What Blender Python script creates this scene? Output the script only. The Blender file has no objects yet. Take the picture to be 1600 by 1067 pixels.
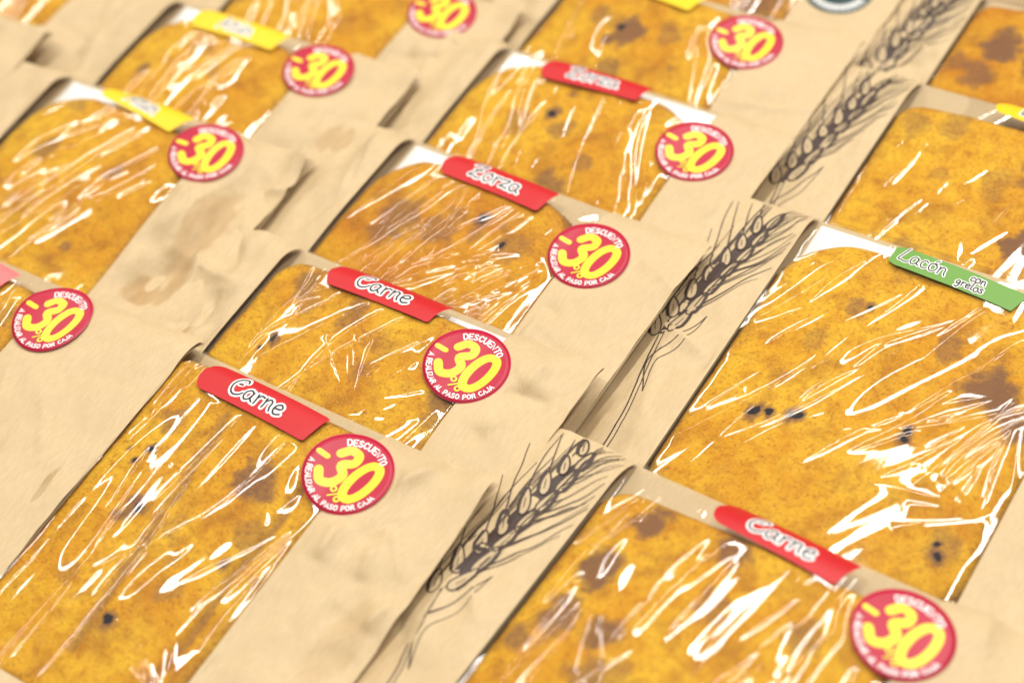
import bpy, math, random
import numpy as np
from mathutils import Matrix, Vector

# ------------------------------------------------------------------ camera, world, lamps, exposure
S = bpy.context.scene
COL = S.collection
MM = 0.001

ELEV, ROLL, VANG, DIST = math.radians(42.5), math.radians(6.3), math.radians(51.5), 0.735
c_, s_ = math.cos(VANG), math.sin(VANG)
right = Vector((s_, c_, 0)); far = Vector((-c_, s_, 0))
fwd = far * math.cos(ELEV) + Vector((0, 0, -math.sin(ELEV)))
up = right.cross(fwd)
R_ = right * math.cos(ROLL) - up * math.sin(ROLL)
U_ = up * math.cos(ROLL) + right * math.sin(ROLL)
cam = bpy.data.cameras.new('camera')
camo = bpy.data.objects.new('camera', cam); COL.objects.link(camo)
pos = Vector((0, 0, 0.02)) - fwd * DIST
M = Matrix((R_, U_, -fwd)).transposed().to_4x4(); M.translation = pos
camo.matrix_world = M
cam.sensor_width = 36; cam.lens = 2780 / 1600 * 36
cam.clip_start = 0.02; cam.clip_end = 50
cam.dof.use_dof = True; cam.dof.focus_distance = 0.724; cam.dof.aperture_fstop = 4.9
S.camera = camo

w = bpy.data.worlds.new('World'); S.world = w; w.use_nodes = True
bg = w.node_tree.nodes['Background']
bg.inputs[0].default_value = (1.0, 0.97, 0.92, 1); bg.inputs[1].default_value = 0.19


def lamp(name, loc, target, sx, sy, power, color=(1, .965, .90), spin=0.0):
    l = bpy.data.lights.new(name, 'AREA'); l.shape = 'RECTANGLE'; l.size = sx; l.size_y = sy
    l.energy = power; l.color = color
    o = bpy.data.objects.new(name, l); COL.objects.link(o)
    d = (Vector(target) - Vector(loc)).normalized()
    o.rotation_euler = d.to_track_quat('-Z', 'Y').to_euler(); o.location = loc
    if spin: o.rotation_euler.rotate_axis('Z', spin)
    return o


def polar(az, el, dist):           # azimuth from the camera's far direction towards its right
    h = far * math.cos(az) + right * math.sin(az)
    return h * (dist * math.cos(el)) + Vector((0, 0, dist * math.sin(el)))


rad = math.radians
# rows of ceiling tubes beyond the counter, and one unseen cross tube added for pucker glints
for tx, tw, tl, tp in ((-.10, .09, 2.4, 20), (.75, .10, 2.4, 18), (-1.65, .11, 2.4, 19)):
    lamp('tube_lamp', (tx, .55, 1.65), (tx, .5501, 0), tw, tl, tp)
lamp('tube_lamp', (-.2, -.55, 1.70), (-.2, -.5499, 0), 1.6, .07, 7)

S.view_settings.view_transform = 'Standard'; S.view_settings.look = 'None'
S.view_settings.gamma = 1; S.view_settings.exposure = 0.38
cy = S.cycles
cy.use_denoising = True
cy.max_bounces = 8; cy.transparent_max_bounces = 16; cy.diffuse_bounces = 4
cy.caustics_reflective = False; cy.caustics_refractive = False
cy.sample_clamp_indirect = 6


# ------------------------------------------------------------------ materials
def mat(name):
    m = bpy.data.materials.new(name); m.use_nodes = True
    nt = m.node_tree; nt.nodes.clear()
    return m, nt, nt.nodes.new


def link(nt, a, b): nt.links.new(a, b)


def noise(nt, scale, detail=4, rough=.55, coord=None, dist=0.0):
    n = nt.nodes.new('ShaderNodeTexNoise')
    n.inputs['Scale'].default_value = scale; n.inputs['Detail'].default_value = detail
    n.inputs['Roughness'].default_value = rough; n.inputs['Distortion'].default_value = dist
    if coord is not None: nt.links.new(coord, n.inputs['Vector'])
    return n


def ramp(nt, fac, stops):
    r = nt.nodes.new('ShaderNodeValToRGB'); e = r.color_ramp.elements
    while len(e) < len(stops): e.new(.5)
    for k, (p, c) in enumerate(stops):
        e[k].position = p; e[k].color = (*c, 1) if len(c) == 3 else c
    nt.links.new(fac, r.inputs[0]); return r


def mixc(nt, fac, a, b, mode='MIX'):
    m = nt.nodes.new('ShaderNodeMix'); m.data_type = 'RGBA'; m.blend_type = mode
    for sck, v in ((m.inputs[0], fac), (m.inputs[6], a), (m.inputs[7], b)):
        if hasattr(v, 'is_output'): nt.links.new(v, sck)
        elif isinstance(v, (int, float)): sck.default_value = v
        else: sck.default_value = (*v, 1)
    return m.outputs[2]


def principled(nt, base, rough, bump=None, strength=.2, dist=.001, coat=0):
    p = nt.nodes.new('ShaderNodeBsdfPrincipled'); o = nt.nodes.new('ShaderNodeOutputMaterial')
    if hasattr(base, 'is_output'): nt.links.new(base, p.inputs['Base Color'])
    else: p.inputs['Base Color'].default_value = (*base, 1)
    if hasattr(rough, 'is_output'): nt.links.new(rough, p.inputs['Roughness'])
    else: p.inputs['Roughness'].default_value = rough
    p.inputs['Coat Weight'].default_value = coat; p.inputs['Coat Roughness'].default_value = .12
    if bump is not None:
        b = nt.nodes.new('ShaderNodeBump'); b.inputs['Strength'].default_value = strength
        b.inputs['Distance'].default_value = dist
        nt.links.new(bump, b.inputs['Height']); nt.links.new(b.outputs[0], p.inputs['Normal'])
    nt.links.new(p.outputs[0], o.inputs[0]); return p


def objcoord(nt):
    t = nt.nodes.new('ShaderNodeTexCoord'); return t.outputs['Object']


def mk_paper():
    m, nt, N = mat('kraft_paper')
    oc = objcoord(nt)
    mp = N('ShaderNodeMapping'); mp.inputs['Scale'].default_value = (1, .25, 1); link(nt, oc, mp.inputs[0])
    fib = noise(nt, 900, 3, .6, mp.outputs[0]); big = noise(nt, 28, 3, .5, oc); sp = noise(nt, 1400, 2, .5, oc)
    c = mixc(nt, ramp(nt, fib.outputs[0], [(.3, (0, 0, 0)), (.7, (1, 1, 1))]).outputs[0], (.53, .388, .212), (.595, .448, .258))
    c = mixc(nt, ramp(nt, big.outputs[0], [(.35, (0, 0, 0)), (.7, (.35, .35, .35))]).outputs[0], c, (.49, .355, .185))
    c = mixc(nt, ramp(nt, sp.outputs[0], [(.70, (0, 0, 0)), (.78, (.35, .35, .35))]).outputs[0], c, (.36, .23, .10))
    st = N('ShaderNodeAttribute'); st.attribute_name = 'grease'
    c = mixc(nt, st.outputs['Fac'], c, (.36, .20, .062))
    cr = noise(nt, 120, 5, .6, oc, .6)
    principled(nt, c, .62, cr.outputs[0], .05, .0010)
    return m


def mk_plain(name, col, rough=.4, coat=0.0, var=.06, bumpscale=None, bs=.1):
    m, nt, N = mat(name)
    oc = objcoord(nt); n = noise(nt, 160, 3, .6, oc)
    dark = tuple(x * (1 - var) for x in col)
    c = mixc(nt, n.outputs[0], dark, col)
    b = noise(nt, bumpscale, 3, .5, oc).outputs[0] if bumpscale else None
    principled(nt, c, rough, b, bs, .0006, coat)
    return m


def mk_film():
    m, nt, N = mat('clear_film')
    oc = objcoord(nt)
    mp = N('ShaderNodeMapping'); mp.inputs['Scale'].default_value = (1, .22, 1); mp.inputs['Rotation'].default_value = (0, 0, .2)
    link(nt, oc, mp.inputs[0])
    n1 = noise(nt, 120, 2, .5, mp.outputs[0], .5)
    n2 = noise(nt, 900, 2, .5, oc)
    add = N('ShaderNodeMath'); add.operation = 'MULTIPLY_ADD'; add.inputs[1].default_value = .12
    link(nt, n2.outputs[0], add.inputs[0]); link(nt, n1.outputs[0], add.inputs[2])
    b = N('ShaderNodeBump'); b.inputs['Strength'].default_value = .04; b.inputs['Distance'].default_value = .0008
    link(nt, add.outputs[0], b.inputs['Height'])
    # thin sheet: the same reflectance from either side (Schlick)
    ge = N('ShaderNodeNewGeometry')
    dt = N('ShaderNodeVectorMath'); dt.operation = 'DOT_PRODUCT'; link(nt, ge.outputs['Incoming'], dt.inputs[0]); link(nt, b.outputs[0], dt.inputs[1])
    def mth(op, a_, c_=None, e_=None):
        n = N('ShaderNodeMath'); n.operation = op; n.use_clamp = True
        for sck, v in zip(n.inputs, (a_, c_, e_)):
            if v is None: continue
            if hasattr(v, 'is_output'): link(nt, v, sck)
            else: sck.default_value = v
        return n.outputs[0]
    ab = N('ShaderNodeMath'); ab.operation = 'ABSOLUTE'; link(nt, dt.outputs['Value'], ab.inputs[0])
    p5 = mth('POWER', mth('SUBTRACT', 1.0, ab.outputs[0]), 5.0)
    mul = N('ShaderNodeMath'); mul.operation = 'MULTIPLY_ADD'; mul.use_clamp = True
    link(nt, p5, mul.inputs[0]); mul.inputs[1].default_value = .45; mul.inputs[2].default_value = .07
    g = N('ShaderNodeBsdfGlossy'); g.inputs['Roughness'].default_value = .05; link(nt, b.outputs[0], g.inputs['Normal'])
    t = N('ShaderNodeBsdfTransparent'); t.inputs[0].default_value = (.985, .98, .97, 1)
    mx = N('ShaderNodeMixShader'); o = N('ShaderNodeOutputMaterial')
    link(nt, mul.outputs[0], mx.inputs[0]); link(nt, t.outputs[0], mx.inputs[1]); link(nt, g.outputs[0], mx.inputs[2])
    link(nt, mx.outputs[0], o.inputs[0])
    return m


def mk_crust(name, seed, yellow, orange):
    m, nt, N = mat(name)
    oc = objcoord(nt)
    mp = N('ShaderNodeMapping'); mp.inputs['Location'].default_value = (seed * 1.37, seed * .71, 0); link(nt, oc, mp.inputs[0])
    v = mp.outputs[0]
    big = noise(nt, 34, 4, .6, v, .4); mid = noise(nt, 150, 4, .65, v, .5); fine = noise(nt, 650, 3, .6, v); grit = noise(nt, 1500, 2, .6, v)
    c = mixc(nt, ramp(nt, big.outputs[0], [(.38, (0, 0, 0)), (.62, (1, 1, 1))]).outputs[0], yellow, orange)
    wide = noise(nt, 60, 3, .6, v, .3)
    c = mixc(nt, ramp(nt, wide.outputs[0], [(.52, (0, 0, 0)), (.74, (.75, .75, .75))]).outputs[0], c, (.27, .085, .012))
    c = mixc(nt, ramp(nt, mid.outputs[0], [(.48, (0, 0, 0)), (.72, (.65, .65, .65))]).outputs[0], c, (.42, .135, .006))
    c = mixc(nt, ramp(nt, fine.outputs[0], [(.52, (0, 0, 0)), (.72, (.7, .7, .7))]).outputs[0], c, (.33, .090, .006))
    c = mixc(nt, ramp(nt, grit.outputs[0], [(.56, (0, 0, 0)), (.70, (.55, .55, .55))]).outputs[0], c, (.80, .50, .07))
    at = N('ShaderNodeAttribute'); at.attribute_name = 'browning'
    # toasted patches, broken up by the grain
    ad = N('ShaderNodeMath'); ad.operation = 'MULTIPLY_ADD'; ad.inputs[1].default_value = .55; ad.inputs[2].default_value = -.27
    link(nt, fine.outputs[0], ad.inputs[0])
    ad2 = N('ShaderNodeMath'); ad2.operation = 'ADD'; link(nt, at.outputs['Fac'], ad2.inputs[0]); link(nt, ad.outputs[0], ad2.inputs[1])
    br = ramp(nt, ad2.outputs[0], [(.18, (0, 0, 0)), (.85, (.93, .93, .93))])
    tone = mixc(nt, mid.outputs[0], (.22, .085, .028), (.17, .095, .062))
    c = mixc(nt, br.outputs[0], c, tone)
    ch = N('ShaderNodeAttribute'); ch.attribute_name = 'char'
    c = mixc(nt, ramp(nt, ch.outputs['Fac'], [(.3, (0, 0, 0)), (.6, (1, 1, 1))]).outputs[0], c, (.022, .018, .022))
    hm = N('ShaderNodeMath'); hm.operation = 'MULTIPLY_ADD'; hm.inputs[1].default_value = .45
    link(nt, fine.outputs[0], hm.inputs[0]); link(nt, mid.outputs[0], hm.inputs[2])
    p = principled(nt, c, .5, hm.outputs[0], .55, .0016, 0); p.inputs['Specular IOR Level'].default_value = .12
    return m


PAPER = mk_paper()
FILM = mk_film()
CRUST = [mk_crust('baked_crust', 1, (.70, .395, .022), (.60, .27, .010)),
         mk_crust('pale_crust', 7, (.72, .41, .024), (.62, .285, .010)),
         mk_crust('toasted_crust', 13, (.64, .32, .015), (.54, .205, .008))]
M_RED = mk_plain('label_red', (.52, .003, .007), .5, 0)
M_YEL = mk_plain('label_yellow', (.86, .56, .004), .5, 0)
M_GRN = mk_plain('label_green', (.13, .30, .042), .5, 0)
M_PNK = mk_plain('label_pink', (.83, .17, .17), .5, 0)
M_STK = mk_plain('sticker_red', (.46, .002, .032), .42, 0, .10, 90, .12)
M_RIM = mk_plain('sticker_rim', (.66, .06, .12), .3)
M_DGR = mk_plain('sticker_dark_green', (.012, .045, .045), .3, .3)
M_WHT = mk_plain('print_white', (.86, .84, .82), .45)
M_BLK = mk_plain('print_black', (.012, .012, .014), .4)
M_NUM = mk_plain('print_lemon', (.80, .74, .03), .4)
M_NUO = mk_plain('print_amber', (.84, .36, .03), .4)
M_INK = mk_plain('print_brown', (.066, .040, .032), .6, 0, .3)
M_GRA = mk_plain('print_grain', (.52, .39, .225), .65)
M_CARD = mk_plain('white_card', (.86, .85, .83), .7, 0, .05, 300, .1)


def mk_shelf():
    m, nt, N = mat('shelf_wood')
    oc = objcoord(nt); mp = N('ShaderNodeMapping'); mp.inputs['Scale'].default_value = (1, .08, 1); link(nt, oc, mp.inputs[0])
    n = noise(nt, 60, 5, .6, mp.outputs[0], .5)
    c = mixc(nt, n.outputs[0], (.30, .19, .09), (.46, .32, .17))
    principled(nt, c, .6, n.outputs[0], .1, .001); return m


M_SHELF = mk_shelf()


# ------------------------------------------------------------------ helpers
def tag(o, label=None, cat=None, group=None, kind=None):
    for k, v in (('label', label), ('category', cat), ('group', group), ('kind', kind)):
        if v: o[k] = v
    return o


def mesh_obj(name, V, F, m, parent=None, smooth=True, attrs=None):
    """V in millimetres (n,3); F list/array of quads or mixed faces"""
    me = bpy.data.meshes.new(name)
    V = np.asarray(V, dtype=np.float64) * MM
    if isinstance(F, np.ndarray):
        nf, k = F.shape
        me.vertices.add(len(V)); me.vertices.foreach_set('co', V.ravel().astype(np.float32))
        me.loops.add(nf * k); me.loops.foreach_set('vertex_index', F.ravel().astype(np.int32))
        me.polygons.add(nf); me.polygons.foreach_set('loop_start', np.arange(0, nf * k, k, dtype=np.int32))
        me.update(calc_edges=True)
    else:
        me.from_pydata([tuple(v) for v in V], [], F)
    if smooth: me.polygons.foreach_set('use_smooth', np.ones(len(me.polygons), dtype=bool))
    for an, av in (attrs or {}).items():
        a = me.attributes.new(an, 'FLOAT', 'POINT'); a.data.foreach_set('value', np.asarray(av, dtype=np.float32).ravel())
    me.materials.append(m)
    me.update()
    o = bpy.data.objects.new(name, me); COL.objects.link(o)
    if parent is not None: o.parent = parent
    return o


def grid_faces(nv, nu, keep=None):
    i, j = np.meshgrid(np.arange(nv - 1), np.arange(nu - 1), indexing='ij')
    a = (i * nu + j).ravel()
    F = np.stack([a, a + 1, a + nu + 1, a + nu], 1)
    return F if keep is None else F[keep.ravel()]


def vnoise(x, y, seed):
    """smooth value noise, vectorised, range about -1..1"""
    rng = np.random.default_rng(seed); T = rng.uniform(-1, 1, (64, 64))
    xi = np.floor(x).astype(int); yi = np.floor(y).astype(int); fx = x - xi; fy = y - yi
    fx = fx * fx * fx * (fx * (fx * 6 - 15) + 10); fy = fy * fy * fy * (fy * (fy * 6 - 15) + 10)
    g = lambda a, b: T[(xi + a) % 64, (yi + b) % 64]
    return (g(0, 0) * (1 - fx) + g(1, 0) * fx) * (1 - fy) + (g(0, 1) * (1 - fx) + g(1, 1) * fx) * fy


def fbm(x, y, seed, o=3):
    s = 0; a = 1
    for k in range(o):
        s = s + a * vnoise(x * 2 ** k + 7.3 * k, y * 2 ** k + 3.1 * k, seed + k); a *= .5
    return s / 1.75


def sstep(x): x = np.clip(x, 0, 1); return x * x * (3 - 2 * x)


# ------------------------------------------------------------------ strokes and lettering
def catmull(P, n=6, closed=False):
    P = [np.array(p, float) for p in P]
    if len(P) < 3: return P
    Q = [P[-1]] + P + [P[0], P[1]] if closed else [2 * P[0] - P[1]] + P + [2 * P[-1] - P[-2]]
    out = []
    for k in range(1, len(Q) - 2):
        p0, p1, p2, p3 = Q[k - 1:k + 3]
        for t in np.linspace(0, 1, n, endpoint=False):
            out.append(.5 * ((2 * p1) + (-p0 + p2) * t + (2 * p0 - 5 * p1 + 4 * p2 - p3) * t * t + (-p0 + 3 * p1 - 3 * p2 + p3) * t ** 3))
    if not closed: out.append(P[-1])
    return out


class Ink:
    """collects flat ribbons and fills in 2-D (mm), to be laid on a surface"""
    def __init__(s): s.v = []; s.z = []; s.f = []; s.n = 0

    def stroke(s, P, wd, closed=False, taper=None, step=1.2):
        P = [np.array(p, float) for p in P]
        if len(P) < 2: return
        if closed: P = P + [P[0]]
        D = [P[0]]
        for a, b in zip(P[:-1], P[1:]):
            L = np.hypot(*(b - a)); k = max(1, int(L / step))
            for t in range(1, k + 1): D.append(a + (b - a) * t / k)
        P = D; n = len(P)
        if n < 2: return
        z = s.n * .004; s.n += 1
        base = len(s.v); h = []
        for k in range(n):
            f = k / (n - 1)
            h.append(.5 * wd * (taper(f) if taper else 1))
        for k in range(n):
            if closed: a, b = P[k - 1 if k else n - 2], P[k + 1 if k < n - 1 else 1]
            else: a, b = P[max(k - 1, 0)], P[min(k + 1, n - 1)]
            t = b - a; t = t / (np.hypot(*t) + 1e-9); nn = np.array([-t[1], t[0]])
            s.v += [P[k] + nn * h[k], P[k] - nn * h[k]]; s.z += [z, z]
            if k: q = base + 2 * k; s.f.append((q - 2, q - 1, q + 1, q))
        if not closed and wd > .3:
            for end in (0, n - 1):
                if h[end] < .08: continue
                t = P[1] - P[0] if end == 0 else P[-1] - P[-2]
                a0 = math.atan2(t[1], t[0]) + (math.pi / 2 if end == 0 else -math.pi / 2)
                arc = [base + 2 * end + (0 if end == 0 else 1)]
                for q in range(1, 6):
                    an = a0 + math.pi * q / 6
                    s.v.append(P[end] + h[end] * np.array([math.cos(an), math.sin(an)])); s.z.append(z)
                    arc.append(len(s.v) - 1)
                arc.append(base + 2 * end + (1 if end == 0 else 0))
                s.f.append(tuple(arc))

    def fill(s, P):
        z = s.n * .004; s.n += 1
        b = len(s.v); s.v += [np.array(p, float) for p in P]; s.z += [z] * len(P)
        c = np.mean(P, axis=0); s.v.append(c); s.z.append(z); k = len(s.v) - 1
        for i in range(len(P)): s.f.append((b + i, b + (i + 1) % len(P), k))

    def lay(s, name, fn, lift, m, parent):
        V = np.array(s.v); zz = fn(V[:, 0], V[:, 1]) + lift + np.array(s.z)
        F = []
        for f in s.f:     # all faces up
            p = V[list(f)]; ar = np.sum(p[:, 0] * np.roll(p[:, 1], -1) - p[:, 1] * np.roll(p[:, 0], -1))
            F.append(f if ar > 0 else f[::-1])
        return mesh_obj(name, np.column_stack([V, zz]), F, m, parent, False)


def circ(cx, cy_, rx, ry=None, n=16, a0=0, a1=2 * math.pi, end=False):
    ry = ry or rx
    return [(cx + rx * math.cos(a), cy_ + ry * math.sin(a)) for a in np.linspace(a0, a1, n, endpoint=end)]


PI = math.pi
CAPS = {  # (polylines, advance), cap height 1
    'D': ([[(0, 0), (0, 1), (.3, 1), (.55, .8), (.6, .5), (.55, .2), (.3, 0), (0, 0)]], .85),
    'E': ([[(.5, 1), (0, 1), (0, 0), (.5, 0)], [(0, .5), (.42, .5)]], .75),
    'S': ([[(.5, .85), (.3, 1), (.08, .9), (.06, .66), (.3, .5), (.52, .34), (.5, .1), (.25, 0), (.02, .14)]], .78),
    'C': ([[(.56, .84), (.32, 1), (.08, .8), (.02, .5), (.08, .2), (.32, 0), (.56, .16)]], .82),
    'U': ([[(0, 1), (0, .25), (.14, .03), (.32, 0), (.48, .05), (.6, .25), (.6, 1)]], .88),
    'N': ([[(0, 0), (0, 1), (.58, 0), (.58, 1)]], .88),
    'T': ([[(0, 1), (.62, 1)], [(.31, 1), (.31, 0)]], .78),
    'O': ([[(.32, 1), (.1, .85), (.02, .5), (.1, .15), (.32, 0), (.56, .15), (.64, .5), (.56, .85), (.32, 1)]], .92),
    'A': ([[(0, 0), (.3, 1), (.6, 0)], [(.12, .34), (.48, .34)]], .82),
    'R': ([[(0, 0), (0, 1), (.36, 1), (.52, .84), (.5, .6), (.36, .48), (0, .48)], [(.3, .48), (.55, 0)]], .82),
    'L': ([[(0, 1), (0, 0), (.46, 0)]], .7),
    'I': ([[(0, 0), (0, 1)]], .3),
    'Z': ([[(0, 1), (.54, 1), (0, 0), (.56, 0)]], .78),
    'P': ([[(0, 0), (0, 1), (.36, 1), (.53, .84), (.52, .58), (.36, .44), (0, .44)]], .76),
    'J': ([[(.4, 1), (.4, .2), (.28, 0), (.1, .02), (0, .2)]], .64),
    ' ': ([], .5)}
HAND = {  # brush lettering, cap height 1, x-height .58
    'C': ([[(.62, .86), (.5, 1.02), (.28, .95), (.1, .72), (.04, .42), (.14, .12), (.36, 0), (.62, .1), (.74, .26)], [(.3, .62), (.44, .66)]], .84),
    'Z': ([[(.02, .84), (.2, .98), (.45, .92), (.66, 1.0), (.38, .5), (.04, .06), (.3, .1), (.52, 0), (.74, .1)], [(.2, .5), (.56, .54)]], .84),
    'L': ([[(.34, 1.02), (.2, .6), (.04, .1), (.22, .06), (.5, .0), (.66, .12)]], .72),
    'V': ([[(.0, .98), (.14, .5), (.24, .02), (.44, .5), (.66, 1.02)]], .74),
    'P': ([[(.1, 0), (.14, .5), (.16, .98)], [(0, .86), (.3, 1.02), (.56, .84), (.46, .58), (.18, .46)]], .66),
    'B': ([[(.1, 0), (.14, .98)], [(.0, .9), (.36, 1), (.5, .78), (.18, .54), (.52, .4), (.46, .1), (.1, 0)]], .7),
    'A': ([[(0, 0), (.2, .6), (.34, 1), (.48, .5), (.62, 0)], [(.14, .36), (.54, .38)]], .74),
    'a': ([[(.42, .46), (.24, .56), (.06, .4), (.05, .14), (.2, .0), (.38, .16), (.44, .52), (.42, .16), (.56, .02)]], .62),
    'r': ([[(.06, .54), (.1, .3), (.1, 0)], [(.1, .34), (.24, .54), (.42, .5)]], .48),
    'n': ([[(.06, .55), (.09, .3), (.08, 0)], [(.09, .34), (.24, .55), (.4, .46), (.42, .2), (.5, .0)]], .6),
    'e': ([[(.06, .28), (.36, .34), (.4, .48), (.24, .58), (.08, .42), (.06, .16), (.22, 0), (.46, .1)]], .54),
    'o': ([[(.26, .56), (.1, .5), (.04, .26), (.14, .03), (.3, .0), (.46, .18), (.46, .42), (.26, .56), (.4, .58)]], .58),
    'z': ([[(.04, .5), (.24, .55), (.42, .5), (.2, .26), (.03, .04), (.24, .06), (.46, .0)]], .54),
    'c': ([[(.4, .46), (.24, .57), (.08, .42), (.06, .16), (.22, 0), (.44, .1)]], .5),
    'g': ([[(.4, .48), (.22, .57), (.06, .4), (.1, .16), (.26, .14), (.4, .4), (.4, .0), (.28, -.3), (.06, -.24)]], .56),
    'l': ([[(.14, 1.0), (.1, .5), (.1, .12), (.24, .02)]], .32),
    's': ([[(.36, .5), (.2, .58), (.08, .44), (.24, .3), (.36, .14), (.2, .0), (.02, .08)]], .46),
    'u': ([[(.06, .54), (.06, .2), (.2, .02), (.36, .14), (.42, .54), (.42, .16), (.54, .02)]], .6),
    't': ([[(.2, .9), (.16, .4), (.2, .06), (.38, .04)], [(.02, .6), (.38, .62)]], .44),
    'p': ([[(.06, .55), (.08, .1), (.06, -.36)], [(.08, .4), (.26, .57), (.44, .38), (.36, .08), (.1, .06)]], .56),
    'd': ([[(.4, .44), (.22, .56), (.06, .36), (.1, .06), (.28, .04), (.42, .3), (.46, 1.0), (.42, .3), (.54, .02)]], .62),
    ' ': ([], .34)}
HAND['ó'] = (HAND['o'][0] + [[(.26, .70), (.42, .86)]], .58)
HAND['ú'] = (HAND['u'][0] + [[(.24, .70), (.40, .86)]], .6)


def hand_text(txt, h, jig=0):
    """list of smoothed polylines, origin at left of baseline, and width"""
    x = 0; out = []; rng = random.Random(hash(len(txt)) + jig)
    for ch in txt:
        g, adv = HAND[ch]; dy = rng.uniform(-.05, .05)
        for pl in g: out.append([(x + p[0] * h, (p[1] + dy) * h) for p in catmull(pl, 5)])
        x += adv * h * .98
    return out, x


def arc_text(ink, txt, h, rad_, a_mid, span, wd, top=True):
    widths = [CAPS[c][1] for c in txt]; tot = sum(widths) - .2
    x = 0
    for ch in txt:
        g, adv = CAPS[ch]; gw = adv - .24
        f = (x + gw / 2) / tot - .5
        a = a_mid - f * span if top else a_mid + f * span
        sx = span * rad_ / (tot * h)
        for pl in g:
            q = []
            for (px, py) in pl:
                lx = (px - gw / 2) * h * min(sx, 1.15); ly = py * h
                if top: rr = rad_ + ly; an = a - lx / rad_
                else: rr = rad_ - ly; an = a + lx / rad_
                q.append((rr * math.cos(an), rr * math.sin(an)))
            ink.stroke(q, wd, step=2)
        x += adv


def rot2(P, ang, cx, cy_):
    c, s = math.cos(ang), math.sin(ang)
    return [(cx + x * c - y * s, cy_ + x * s + y * c) for x, y in P]


# ------------------------------------------------------------------ the bag, as one height field over (u, v) in mm
class Bag:
    def __init__(b, **k): b.__dict__.update(k)

    def dome(b, u): return b.crown * (1 - np.clip(np.abs(u / b.ww * 2 - 1), 0, 1) ** 2.4)

    # smooth envelope of the upper sheet
    def env(b, u, v):
        u = np.asarray(u, float); v = np.asarray(v, float)
        xl = np.clip(-u / b.wl, 0, 1); xr = np.clip((u - b.ww) / b.wr, 0, 1)
        h = b.t + b.dome(u)
        hl = b.el + (b.t - b.el) * (1 - (.55 * xl + .45 * sstep(xl)))
        hr = b.er + (b.t - b.er) * (1 - sstep(xr * .95) * 1.0)
        h = np.where(u < 0, hl, np.where(u > b.ww, hr, h))
        q0 = np.where((u >= 0) & (u <= b.ww), .16, .16 + .3 * np.maximum(xl, xr))
        y = np.clip(-v / b.rise, 0, 1)
        q = q0 + (1 - q0) * (1 - (1 - y) ** 2.3)
        e = np.clip((v + b.L) / 26, 0, 1)
        q = q * (.12 + .88 * (1 - (1 - e) ** 2))
        if b.taper: q = q * (1 - b.taper * sstep((-v - 52) / 60))
        z = h * q
        for (du, dv, ru, rv, dep) in b.dents:
            z = z - dep * np.exp(-((u - du) / ru) ** 2 - ((v - dv) / rv) ** 2)
        if b.dents: z = np.maximum(z, .8)
        return z

    def lower(b, u, v):
        u = np.asarray(u, float); v = np.asarray(v, float)
        xr = np.clip((u - b.ww) / b.wr, 0, 1); xl = np.clip(-u / b.wl, 0, 1)
        z = (b.er - .5) * xr ** 2 + (b.el - .4) * xl ** 2
        z = np.minimum(z, b.env(u, v) - .35)
        return z - 1.4 * sstep((u - b.ww) / 8) if b.dents else z

    def keepclear(b, u, v):
        """1 where the film may wrinkle, 0 under label and sticker"""
        m = np.ones_like(u)
        if b.sticker:
            su, sv = b.sticker[:2]; d = np.hypot(u - su, v - sv) - 18.6
            m = m * sstep(d / 5)
        if b.label:
            lu, lv, la = b.label[:3]; c, s = math.cos(la), math.sin(la)
            x = (u - lu) * c + (v - lv) * s; y = -(u - lu) * s + (v - lv) * c
            d = np.maximum(np.abs(x) - b.lablen / 2, np.abs(y) - 8)
            m = m * sstep(d / 3.5)
        return m

    def paper_z(b, u, v):
        z = b.env(u, v)
        dd = np.maximum(np.maximum(-u, u - b.ww), -b.Lw - v)     # distance outside the window
        k = sstep(dd / 7) * b.keepclear(u, v)
        n = .75 * fbm(u / 26, v / 30, b.seed) + .55 * (0.3 - np.abs(fbm(u / 23 + 9, v / 31, b.seed + 11, 2)))
        rng = np.random.default_rng(b.seed + 300)
        for q in range(20):            # sharp folds pressed into the paper
            side_l = q % 2
            pu = rng.uniform(-b.wl, 0) if side_l else rng.uniform(b.ww + 4, b.ww + b.wr)
            pv = rng.uniform(-120, 0); a = rng.normal(0, .45) + (PI / 2 if rng.random() < .25 else 0)
            L = rng.uniform(14, 55); wd = rng.uniform(1.6, 5.0); am = rng.uniform(-.24, .32) * wd
            x = u - pu; y = v - pv; s_ = -x * math.sin(a) + y * math.cos(a); t_ = x * math.cos(a) + y * math.sin(a) + .6 * np.sin(s_ * .11 + q)
            tp = np.clip(1 - (2 * s_ / L) ** 2, 0, 1)
            n = n + am * tp * np.exp(-np.abs(t_) / wd)
        cr = np.hypot(u - b.ww - b.wr, v); n = n + b.curl * np.exp(-(cr / 13) ** 2)
        n = n + .05 * fbm(u / 5, v / 6, b.seed + 33, 2)
        side = np.where(u < 0, b.crum_l, b.crum_r)
        return z + k * n * side * 2.5


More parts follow.
